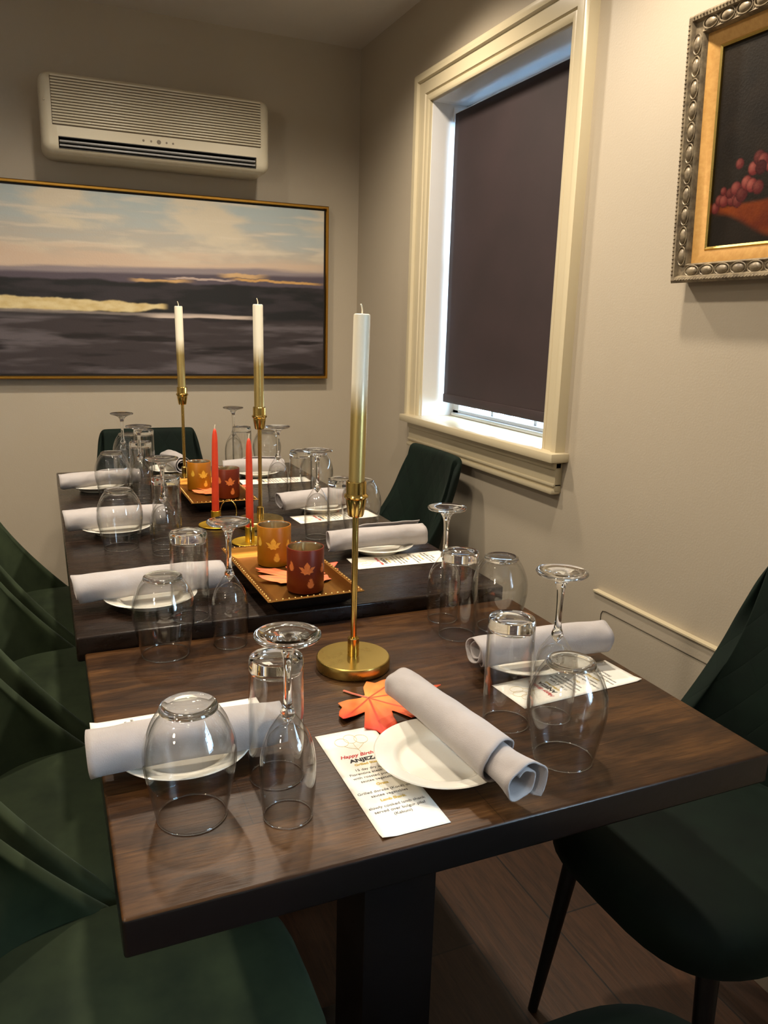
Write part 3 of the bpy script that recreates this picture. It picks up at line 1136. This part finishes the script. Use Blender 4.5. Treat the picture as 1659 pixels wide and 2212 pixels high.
def napkin(p0, p1, r0, r1, label, seed, start=0.0, flap=0.16, hand=1, turns=2.4, rin=0.38, sag=0.003, flare=0.0, cuff=0.0):
    p0, p1 = Vector(p0), Vector(p1)
    L = (p1 - p0).length
    NT_, NL = 96, 30
    V, Fc = [], []
    rnd = random.Random(seed)
    ph = [rnd.random() * 10 for _ in range(4)]
    for i in range(NT_ + 1):
        t_ = i / NT_
        th = start + hand * 2 * pi * turns * t_
        # inner turns sit back inside the roll; the last turn ends in a slanted fold
        last = max(0.0, (t_ - 0.78) / 0.22)
        a = 0.05 * (1 - t_) ** 0.7 + flap * last ** 1.5 + 0.008 * sin(th * 1.0 + ph[0])
        b = 1.0 - 0.05 * (1 - t_) ** 0.7 - 0.10 * flap * last + 0.008 * sin(th + ph[1])
        a += cuff * sst(1 - 1.02 / turns, 1 - 0.90 / turns, t_)
        for j in range(NL + 1):
            s = a + (b - a) * j / NL
            rr = (r0 + (r1 - r0) * s)
            r = rr * (rin + (1 - rin) * t_) + 0.0007 * sin(2 * th + 7 * s + ph[2])
            r *= 1 + 0.10 * noise.noise((s * 2.2, cos(th) * 0.9 + ph[3], sin(th) * 0.9)) + 0.04 * noise.noise((s * 9.0, cos(th) * 2 + ph[3], sin(th) * 2))
            r += 0.0009 * sin(26 * s + 5 * th + ph[0]) * (max(0, 1 - s / 0.25) + max(0, (s - 0.75) / 0.25)) + 0.0016 * last
            r *= 1 + flare * max(0.0, 1 - s / 0.16) ** 1.5 * (0.4 + 0.6 * min(1, t_ * 1.6))
            x = cos(th) * r * 1.05
            z = sin(th) * r * 0.93
            z = max(z, -rr * 0.90) - sag * (2 * s - 1) ** 2
            V.append((s * L, x, z))
    for i in range(NT_):
        for j in range(NL):
            q = i * (NL + 1) + j
            Fc.append((q, q + 1, q + NL + 2, q + NL + 1))
    o = link('rolled_napkin', mesh('rolled_napkin', V, Fc), M_cloth, None, 70)
    md = o.modifiers.new('s', 'SOLIDIFY')
    md.thickness = 0.0020
    md.offset = -1
    d = (p1 - p0).normalized()
    yv = Vector((0, 0, 1)).cross(d).normalized()
    zv = d.cross(yv)
    mm = Matrix((d, yv, zv)).transposed().to_4x4()
    mm.translation = p0
    o.matrix_world = mm
    tag(o, label, 'napkin', 'rolled grey napkins')
    return o


H = 0.0415
napkin((.012, .843, T + H), (.243, .838, T + H), .0275, .0255, 'grey rolled napkin on the nearest left plate, overhanging the table edge', 1, 2.2, 0.05)
napkin((.018, 1.350, T2 + H), (.282, 1.356, T2 + H), .0250, .0250, 'grey rolled napkin on the second left plate', 2, 2.2, 0.05)
napkin((.018, 1.842, T2 + H), (.243, 1.852, T2 + H), .0250, .0240, 'grey rolled napkin on the third left plate', 3, 2.3, 0.05)
napkin((.018, 2.306, T2 + H), (.245, 2.340, T2 + H), .0245, .0235, 'grey rolled napkin on the farthest left plate with twisted folds', 4, 4.7, 0.55)
napkin((.552, .935, T + H + .003), (.790, .922, T + H + .003), .0245, .0265, 'grey rolled napkin on the right plate of the front table', 5, 2.6, 0.10)
napkin((.522, 1.500, T2 + H), (.757, 1.498, T2 + H), .0255, .0265, 'grey rolled napkin on the second right plate', 6, 4.9, 0.42)
napkin((.528, 1.895, T2 + H), (.760, 1.922, T2 + H), .0245, .0255, 'grey rolled napkin on the third right plate', 7, 2.9, 0.08)
napkin((.498, 2.428, T2 + H), (.700, 2.410, T2 + H), .0240, .0250, 'grey rolled napkin on the farthest right plate', 8, 4.9, 0.40)
napkin((.440, .603, T + H + 0.001), (.4085, .880, T + H + 0.004), .0290, .0215, 'grey rolled napkin on the front centre plate, open end towards the camera', 9, 0.9, 0.10, 1, 2.5, 0.36, 0.002, 0.55, 0.17)
napkin((.386, 2.450, T2 + H), (.364, 2.650, T2 + H), .0270, .0250, 'grey napkin roll seen end-on on the far end plate', 10, 1.0, 0.3)

# ------------------------------------------------------------------ menus


def text(body, size, mat, parent, name, x, y, shear=0.0, bold=0.0, align='CENTER', sx=1.0):
    cu = bpy.data.curves.new('lettering', 'FONT')
    cu.body = body
    cu.size = size
    cu.align_x = align
    cu.shear = shear
    cu.offset = bold
    cu.extrude = 0.00004
    tmp = bpy.data.objects.new('lettering', cu)
    COL.objects.link(tmp)
    bpy.context.view_layer.update()
    me = bpy.data.meshes.new_from_object(tmp.evaluated_get(bpy.context.evaluated_depsgraph_get()))
    bpy.data.objects.remove(tmp)
    me.materials.clear()
    o = link(name, me, mat, parent)
    o.location = (x, y, 0.00075)
    o.scale = (sx, 1, 1)
    return o


MWD, MLN = 0.0785, 0.217


def make_menu():
    nu, nv = 10, 24
    V, Fc = [], []
    for j in range(nv + 1):
        for i in range(nu + 1):
            x, y = -MWD / 2 + MWD * i / nu, -MLN / 2 + MLN * j / nv
            e = max(0, (-y - MLN * 0.44) / (MLN * 0.06))
            V.append((x, y, 0.0004 + 0.0022 * e * e * (i < 2) * (1 - i / 2)))
    for j in range(nv):
        for i in range(nu):
            q = j * (nu + 1) + i
            Fc.append((q, q + 1, q + nu + 2, q + nu + 1))
    root = link('menu_card', mesh('menu_card', V, Fc), M_paper, None, 60)
    md = root.modifiers.new('s', 'SOLIDIFY')
    md.thickness = 0.0003
    md.offset = 0
    top = MLN / 2
    mb = MB()      # balloons drawn in gold line
    for cx, cy, ra, rb_ in ((-0.013, 0.0, 0.0085, 0.0095), (0.0, 0.005, 0.008, 0.0105), (0.013, 0.001, 0.0085, 0.0100)):
        mb.tube([(cx + ra * cos(a * pi / 12), top - 0.026 + cy + rb_ * sin(a * pi / 12), 0.0007) for a in range(24)], 0.00022, 4, True)
        mb.tube([(cx, top - 0.026 + cy - rb_, 0.0007), (cx * 0.6, top - 0.041, 0.0007), (0.001, top - 0.047, 0.0007), (0.002, top - 0.056, 0.0007)], 0.0002, 4)
    mb.build('balloon_drawing', M_ink_g, root)
    L = [('greeting', 'Happy Birthday', 0.0092, M_ink_r, 0.062, 0.35, 0.0002, 0.95), ('name_line', 'ANJEZA', 0.0098, M_ink_k, 0.0735, 0.0, 0.0004, 1.1),
         ('dish_heading', 'Grilled Steak', 0.0062, M_ink_g, 0.0815, 0, 0.00025, 1), ('dish_text', '15 day dry aged', 0.0062, M_ink, 0.0925, 0, 0, 1.02),
         ('dish_text', 'Fiorentina steak served', 0.0062, M_ink, 0.1005, 0, 0, 1.02), ('dish_text', 'with roasted potatoes', 0.0062, M_ink, 0.1085, 0, 0, 1.02),
         ('dish_text', 'sautee vegetables', 0.0062, M_ink, 0.1165, 0, 0, 1.02), ('dish_heading', 'Orata', 0.0062, M_ink_g, 0.1265, 0, 0.00025, 1),
         ('dish_text', 'Grilled dorade (Koc\u00eb) over', 0.0062, M_ink, 0.139, 0, 0, 1.02), ('dish_text', 'sautee vegetables', 0.0062, M_ink, 0.147, 0, 0, 1.02),
         ('dish_heading', 'Lamb Shank', 0.0062, M_ink_g, 0.157, 0, 0.00025, 1), ('dish_text', 'slowly cooked lamb shank', 0.0062, M_ink, 0.168, 0, 0, 1.02),
         ('dish_text', 'served over bulgur pilaf', 0.0062, M_ink, 0.176, 0, 0, 1.02), ('dish_text', '(Kabuni)', 0.0062, M_ink, 0.184, 0, 0, 1.02)]
    for nm, body, sz, mt, dy, sh, bo, sx in L:
        text(body, sz, mt, root, nm, 0, top - dy, sh, bo, 'CENTER', sx)
    return root


mn = make_menu()
MENUS = [(.324, .742, T, 0, 'printed birthday menu card beside the front centre plate, facing the camera'), (.134, .942, T, -pi / 2, 'menu card mostly hidden behind the nearest left napkin'),
         (.683, .868, T, radians(94), 'menu card under the upturned glasses at the right of the front table'), (.672, 1.443, T2, radians(88), 'menu card on the raised table at the second right place'),
         (.668, 1.845, T2, radians(94), 'menu card at the third right place'), (.648, 2.345, T2, radians(89), 'menu card at the farthest right place')]
for k, (x, y, z, rz, lab) in enumerate(MENUS):
    o = mn if k == 0 else copy_tree(mn)
    o.location = (x, y, z + 0.0004)
    o.rotation_euler = (0, 0, rz)
    tag(o, lab, 'menu', 'printed birthday menus')

# ------------------------------------------------------------------ brass candlesticks and tall candles


def make_stick():
    root = empty('candlestick')
    MB().lathe([(0.0, 0.0), (0.0545, 0.0), (0.0555, 0.001), (0.056, 0.003), (0.056, 0.0155), (0.0552, 0.0172), (0.054, 0.018), (0.0, 0.0185)], 72).build('base', M_brass_b, root, 30)
    MB().lathe([(0.0, 0.0185), (0.0088, 0.0185), (0.0088, 0.046), (0.0078, 0.0475), (0.0, 0.0475)], 32).build('collar', M_brass, root, 30)
    MB().lathe([(0.0, 0.047), (0.0046, 0.047), (0.0046, 0.238), (0.0, 0.238)], 24).build('stem', M_brass, root, 30)
    MB().lathe([(0.0, 0.236), (0.0105, 0.236), (0.0118, 0.239), (0.0148, 0.258), (0.0150, 0.262), (0.0172, 0.264), (0.0178, 0.266), (0.0172, 0.268), (0.0150, 0.270), (0.0150, 0.287),
                (0.0142, 0.288), (0.0128, 0.288), (0.0126, 0.262), (0.0, 0.262)], 40).build('cup', M_brass, root, 30)
    return root


def make_candle():
    root = empty('tall_candle')
    MB().lathe([(0.0, 0.0), (0.0116, 0.0), (0.0116, 0.01), (0.0117, 0.255), (0.0113, 0.2585), (0.0095, 0.2595), (0.0, 0.2590)], 32).build('wax', M_candle, root, 40)
    MB().tube([(0, 0, 0.258), (0.0004, 0, 0.264), (-0.001, 0, 0.269), (-0.003, 0, 0.2725)], 0.0011, 6).build('wick', M_wick, root)
    return root


SK = [(.406, 1.032, T, 'front', (0.0, 0.022)), (.465, 1.815, T2, 'middle', (0, -0.006)), (.381, 2.405, T2, 'farthest', (0, -0.012))]
s0, c0 = make_stick(), make_candle()
for k, (x, y, z, nm, tilt) in enumerate(SK):
    s = s0 if k == 0 else copy_tree(s0)
    c = c0 if k == 0 else copy_tree(c0)
    s.location = (x, y, z + 0.0003)
    c.location = (x, y, z + 0.2628)
    c.rotation_euler = (tilt[0], tilt[1], 0.5)
    tag(s, {'front': 'tall slim brass candlestick on the front table', 'middle': 'tall brass candlestick in the middle, behind the red tapers',
            'farthest': 'tall brass candlestick farthest back, behind the far tray'}[nm], 'candlestick', 'tall brass candlesticks')
    tag(c, {'front': 'white candle dipped in gold, in the front candlestick', 'middle': 'white candle dipped in gold, in the middle candlestick',
            'farthest': 'white candle dipped in gold, in the farthest candlestick'}[nm], 'candle', 'gold dipped candles')

# chamber-stick holders with orange-red tapers


def make_holder():
    root = empty('taper_holder')
    MB().lathe([(0.0, 0.0), (0.038, 0.0), (0.0405, 0.0012), (0.041, 0.003), (0.0400, 0.0042), (0.037, 0.0032), (0.0, 0.0030)], 56).build('base', M_gold, root, 40)
    MB().lathe([(0.0, 0.003), (0.0106, 0.003), (0.0106, 0.0365), (0.0098, 0.037), (0.0090, 0.0365), (0.0090, 0.012), (0.0, 0.012)], 32).build('cup', M_gold, root, 30)
    pts = [(0.0115 + 0.0195 * (1 - cos(a * pi / 16)), 0, 0.0335 + 0.029 * sin(a * pi / 16)) for a in range(32)]
    MB().tube(pts, 0.0013, 8, True).build('ring_handle', M_brass, root)
    return root


def make_taper():
    root = empty('taper_candle')
    MB().lathe([(0.0, 0.0), (0.0088, 0.0), (0.0088, 0.03), (0.0084, 0.09), (0.0068, 0.19), (0.0058, 0.208), (0.0040, 0.218), (0.0016, 0.2235), (0.0, 0.2240)], 28).build('wax', M_orange, root, 50)
    MB().tube([(0, 0, 0.222), (0.0004, 0, 0.228), (0.0012, 0, 0.233)], 0.0012, 6).build('wick', M_wick, root)
    return root


h0, p0_ = make_holder(), make_taper()
for k, (x, y, rz, tz, nm) in enumerate(((.404, 1.672, -1.75, 1.0, 'right'), (.362, 1.845, -0.1, 1.0, 'left'))):
    h = h0 if k == 0 else copy_tree(h0)
    c = p0_ if k == 0 else copy_tree(p0_)
    h.location = (x, y, T2 + 0.0003)
    h.rotation_euler = (0, 0, rz)
    c.location = (x, y, T2 + 0.0126)
    c.rotation_euler = (0, 0.012 if nm == 'left' else 0.0, 0)
    tag(h, 'low gold chamberstick with a ring handle, ' + ('behind the near tray' if nm == 'right' else 'further back and left'), 'candle holder', 'gold chambersticks')
    tag(c, 'thin orange red taper candle, ' + ('right one just behind the amber votive' if nm == 'right' else 'left one of the pair'), 'candle', 'orange red tapers')

# ------------------------------------------------------------------ trays


def make_tray():
    root = empty('serving_tray')
    hx, hy = 0.0875, 0.172
    lv = [(0.032, 0.0105), (0.028, 0.011), (0.020, 0.0145), (0.013, 0.0215), (0.0095, 0.0268), (0.0085, 0.0280), (0.0005, 0.0285), (0.0, 0.0278), (0.0005, 0.0270), (0.008, 0.0262),
          (0.018, 0.010), (0.026, 0.0025), (0.034, 0.0005)]
    V, Fc = [], []
    for ins, z in lv:
        V += [(-hx + ins, -hy + ins, z), (hx - ins, -hy + ins, z), (hx - ins, hy - ins, z), (-hx + ins, hy - ins, z)]
    for k in range(len(lv) - 1):
        for i in range(4):
            j = (i + 1) % 4
            Fc.append((k * 4 + i, k * 4 + j, k * 4 + 4 + j, k * 4 + 4 + i))
    Fc.append((0, 1, 2, 3))
    n = (len(lv) - 1) * 4
    Fc.append((n + 3, n + 2, n + 1, n))
    me = mesh('dish', V, Fc)
    bm = bmesh.new()
    bm.from_mesh(me)
    bmesh.ops.recalc_face_normals(bm, faces=bm.faces)
    bm.to_mesh(me)
    bm.free()
    d = link('dish', me, M_bronze, root, 30)
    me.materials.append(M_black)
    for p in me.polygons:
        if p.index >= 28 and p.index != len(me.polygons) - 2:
            p.material_index = 1  # shade on the outer and under sides painted in as black
    mb = MB()
    for i in range(30):
        for s in (-1, 1):
            mb.ball((s * (hx - 0.0048), -hy + 0.005 + (2 * hy - 0.01) * i / 29, 0.0288), 0.0021, 8)
    for i in range(1, 15):
        for s in (-1, 1):
            mb.ball((-hx + 0.005 + (2 * hx - 0.01) * i / 15, s * (hy - 0.0048), 0.0288), 0.0021, 8)
    mb.build('beaded_rim', metal('bright_gold_beads', srgb(226, 184, 110), 0.25), d, 60)
    return root


TR = [(.404, 1.378, 0.02), (.415, 2.150, 0.0)]
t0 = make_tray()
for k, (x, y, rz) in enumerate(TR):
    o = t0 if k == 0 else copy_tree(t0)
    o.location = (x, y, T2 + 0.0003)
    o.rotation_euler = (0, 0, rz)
    tag(o, 'rectangular antique gold tray holding two votives, ' + ('near one by the table step' if k == 0 else 'far one behind the orange tapers'), 'tray', 'gold trays')

# ------------------------------------------------------------------ maple leaf shape
HALF = [(0, -.06), (.06, -.10), (.22, -.22), (.40, -.27), (.46, -.16), (.60, -.12), (.74, -.04), (.82, .08), (.62, .14), (.40, .17), (.60, .28), (.82, .40), (.74, .53), (.86, .76), (.54, .69),
        (.44, .71), (.35, .60), (.17, .46), (.19, .64), (.24, .80), (.11, .86), (0, 1.12)]
LOBES = [(90, 1.0), (41, 0.92), (5, 0.66), (139, 0.92), (175, 0.66)]


def maple_r(a):
    """radius of the outline at angle a (degrees, 90 = tip) about the stem joint"""
    a = (a + 90) % 360 - 90
    if a > 90:
        a = 180 - a
    dx, dy = cos(radians(a)), sin(radians(a))
    best = 0.1
    for (x0, y0), (x1, y1) in zip(HALF, HALF[1:]):
        ex, ey = x1 - x0, y1 - y0
        det = dx * ey - dy * ex
        if abs(det) < 1e-9:
            continue
        q = (x0 * ey - y0 * ex) / det
        w_ = (x0 * dy - y0 * dx) / det
        if q > 0 and -1e-6 <= w_ <= 1 + 1e-6:
            best = max(best, q)
    return best


def make_leaf(size, seed, bright):
    NA, NR = 220, 14
    V, C = [(0, 0, 0)], []
    rnd = random.Random(seed)
    ctr = lerp(srgb(224, 104, 32), srgb(236, 150, 70), 0.5)

    def colr(a, r):
        n = noise.noise((cos(a) * r * 6 + seed, sin(a) * r * 6, 0)) * 0.5 + 0.5
        c = lerp(srgb(240, 168, 70), srgb(214, 82, 34), n * 0.6 + r * 0.6)
        ad = math.degrees(a)
        vein = min(abs((ad - la + 180) % 360 - 180) for la, L in LOBES) * r
        c = lerp(srgb(176, 62, 26), c, sst(0.2, 1.6, vein))
        red = 0.5 + 0.5 * cos(radians(ad - 20))
        c = lerp(c, srgb(206, 40, 30), red * r * 0.9)
        if bright:
            c = lerp(c, srgb(236, 140, 100), 0.4)
        return (*c[:3], 1)
    C.append(colr(0, 0))
    for i in range(NA):
        ad = 360 * i / NA
        a = radians(ad)
        R = maple_r(ad)
        for j in range(1, NR + 1):
            r = R * j / NR
            z = 0.05 * r * r * sin(3 * a + seed) + 0.02 * r * sin(7 * a) + (0.05 * r * r)
            V.append((r * cos(a) * size, r * sin(a) * size, abs(z) * size))
            C.append(colr(a, r))
    Fc = []
    for i in range(NA):
        k, q = 1 + i * NR, 1 + ((i + 1) % NA) * NR
        Fc.append((0, k, q))
        for j in range(NR - 1):
            Fc.append((k + j, k + j + 1, q + j + 1, q + j))
    me = mesh('blade', V, Fc)
    at = me.color_attributes.new('Col', 'FLOAT_COLOR', 'POINT')
    for i, c in enumerate(C):
        at.data[i].color = c
    root = empty('maple_leaf')
    o = link('blade', me, M_leaf, root, 60)
    md = o.modifiers.new('s', 'SOLIDIFY')
    md.thickness = 0.0005
    md.offset = 0
    sl_ = 0.12 if bright else 0.42      # the tray leaves have a short stem
    mb = MB().tube([(0, 0, 0.0008), (0.02 * size, -0.6 * sl_ * size, 0.003), (0.0, -sl_ * size, 0.002)], 0.0022, 6)
    bmesh.ops.scale(mb.bm, vec=(1, 1, 0.4), verts=mb.bm.verts)
    mb.build('leaf_stem', ink('pink_leaf_stem', srgb(206, 110, 84)), root)
    return root


lf = make_leaf(0.098, 2, False)
lf.location = (.388, .924, T + 0.0012)
lf.rotation_euler = (0, 0, radians(-142))
tag(lf, 'orange red fabric maple leaf under the front napkin on the table', 'leaf', 'fabric maple leaves')
for k, (x, y, z, rz, lab) in enumerate(((.420, 1.346, T2 + 0.0150, radians(-12), 'orange pink fabric maple leaf behind the red votive on the near tray'),
                                        (.437, 2.154, T2 + 0.0150, radians(-14), 'orange pink fabric maple leaf behind the red votive on the far tray'))):
    lf2 = make_leaf(0.096, 5 + k, True)
    lf2.location = (x, y, z)
    lf2.rotation_euler = (0, 0, rz)
    tag(lf2, lab, 'leaf', 'fabric maple leaves')

# ------------------------------------------------------------------ votives with printed leaves


def decal_maple(s):
    h = [(x * s, (y - 0.4) * s) for x, y in ((0, -.12), (.30, -.24), (.36, -.04), (.78, .06), (.58, .22), (.66, .32), (.98, .70), (.66, .64), (.52, .66), (.30, .40), (.36, .78), (.20, .74), (0, 1.28))]
    return h + [(-x, y) for x, y in h[-2:0:-1]]


def decal_fern(s):
    out = []
    for k in range(7):
        y = -0.9 + k * 0.28
        w_ = 0.78 * (1 - abs(k - 2.0) / 6.5)
        out += [(0.05, y), (w_, y + 0.26), (w_ * 0.85, y + 0.12), (0.05, y + 0.10)]
    out.append((0, 1.25))
    L = [(-x, y) for x, y in out[-2::-1]]
    return [(x * s, y * s) for x, y in out + L]


def make_votive(mat, dmat):
    root = empty('votive_holder')
    R, Hh = 0.0335, 0.081
    cup = MB().lathe([(0.0, 0.0), (0.0295, 0.0), (0.0325, 0.0012), (R, 0.005), (R, Hh - 0.001), (R - 0.0006, Hh), (R - 0.0018, Hh), (R - 0.0022, Hh - 0.002)], 64)
    cup = cup.build('cup', mat, root, 40)
    mb = MB().lathe([(R - 0.0020, Hh - 0.0005), (R - 0.0026, Hh - 0.004), (R - 0.003, 0.008), (0.0, 0.007)], 64)
    mb.build('silvered_lining', M_silver, cup, 60)
    for poly, ang, zc in ((decal_maple(0.0155), -108, 0.047), (decal_fern(0.0095), -97, 0.0205), (decal_fern(0.009), -160, 0.050), (decal_fern(0.009), -52, 0.045), (decal_maple(0.015), 20, 0.045),
                          (decal_maple(0.015), 120, 0.04), (decal_fern(0.009), 70, 0.03)):
        bm = bmesh.new()
        vs = []
        for x, y in poly:
            a = radians(ang) + x / R
            vs.append(bm.verts.new(((R + 0.0003) * cos(a), (R + 0.0003) * sin(a), zc + y)))
        bmesh.ops.triangulate(bm, faces=[bm.faces.new(vs)])
        bmesh.ops.subdivide_edges(bm, edges=[e for e in bm.edges if e.calc_length() > 0.006], cuts=2, use_grid_fill=False)
        for v_ in bm.verts:
            k_ = (R + 0.0003) / math.hypot(v_.co.x, v_.co.y)
            v_.co.x *= k_
            v_.co.y *= k_
        mb = MB()
        mb.add(bm)
        o = mb.build('leaf_print', dmat, cup, None)
        md = o.modifiers.new('s', 'SOLIDIFY')
        md.thickness = 0.0002
    return root


va, vr = make_votive(M_amber, M_dec_a), make_votive(M_red, M_dec_r)
for o, x, y, rz, lab in ((va, .404, 1.470, 0.0, 'frosted amber glass votive with leaf prints on the near tray'), (vr, .413, 1.293, 0.1, 'frosted dark red glass votive with leaf prints on the near tray'),
                         (copy_tree(va), .394, 2.232, 0.5, 'frosted amber glass votive with leaf prints on the far tray'),
                         (copy_tree(vr), .446, 2.100, 0.35, 'frosted dark red glass votive with leaf prints on the far tray')):
    o.location = (x, y, T2 + 0.0112 + (0.002 if 'red' in lab else 0))
    o.rotation_euler = (0, 0, rz)
    tag(o, lab, 'votive candle holder', 'leaf printed votives')
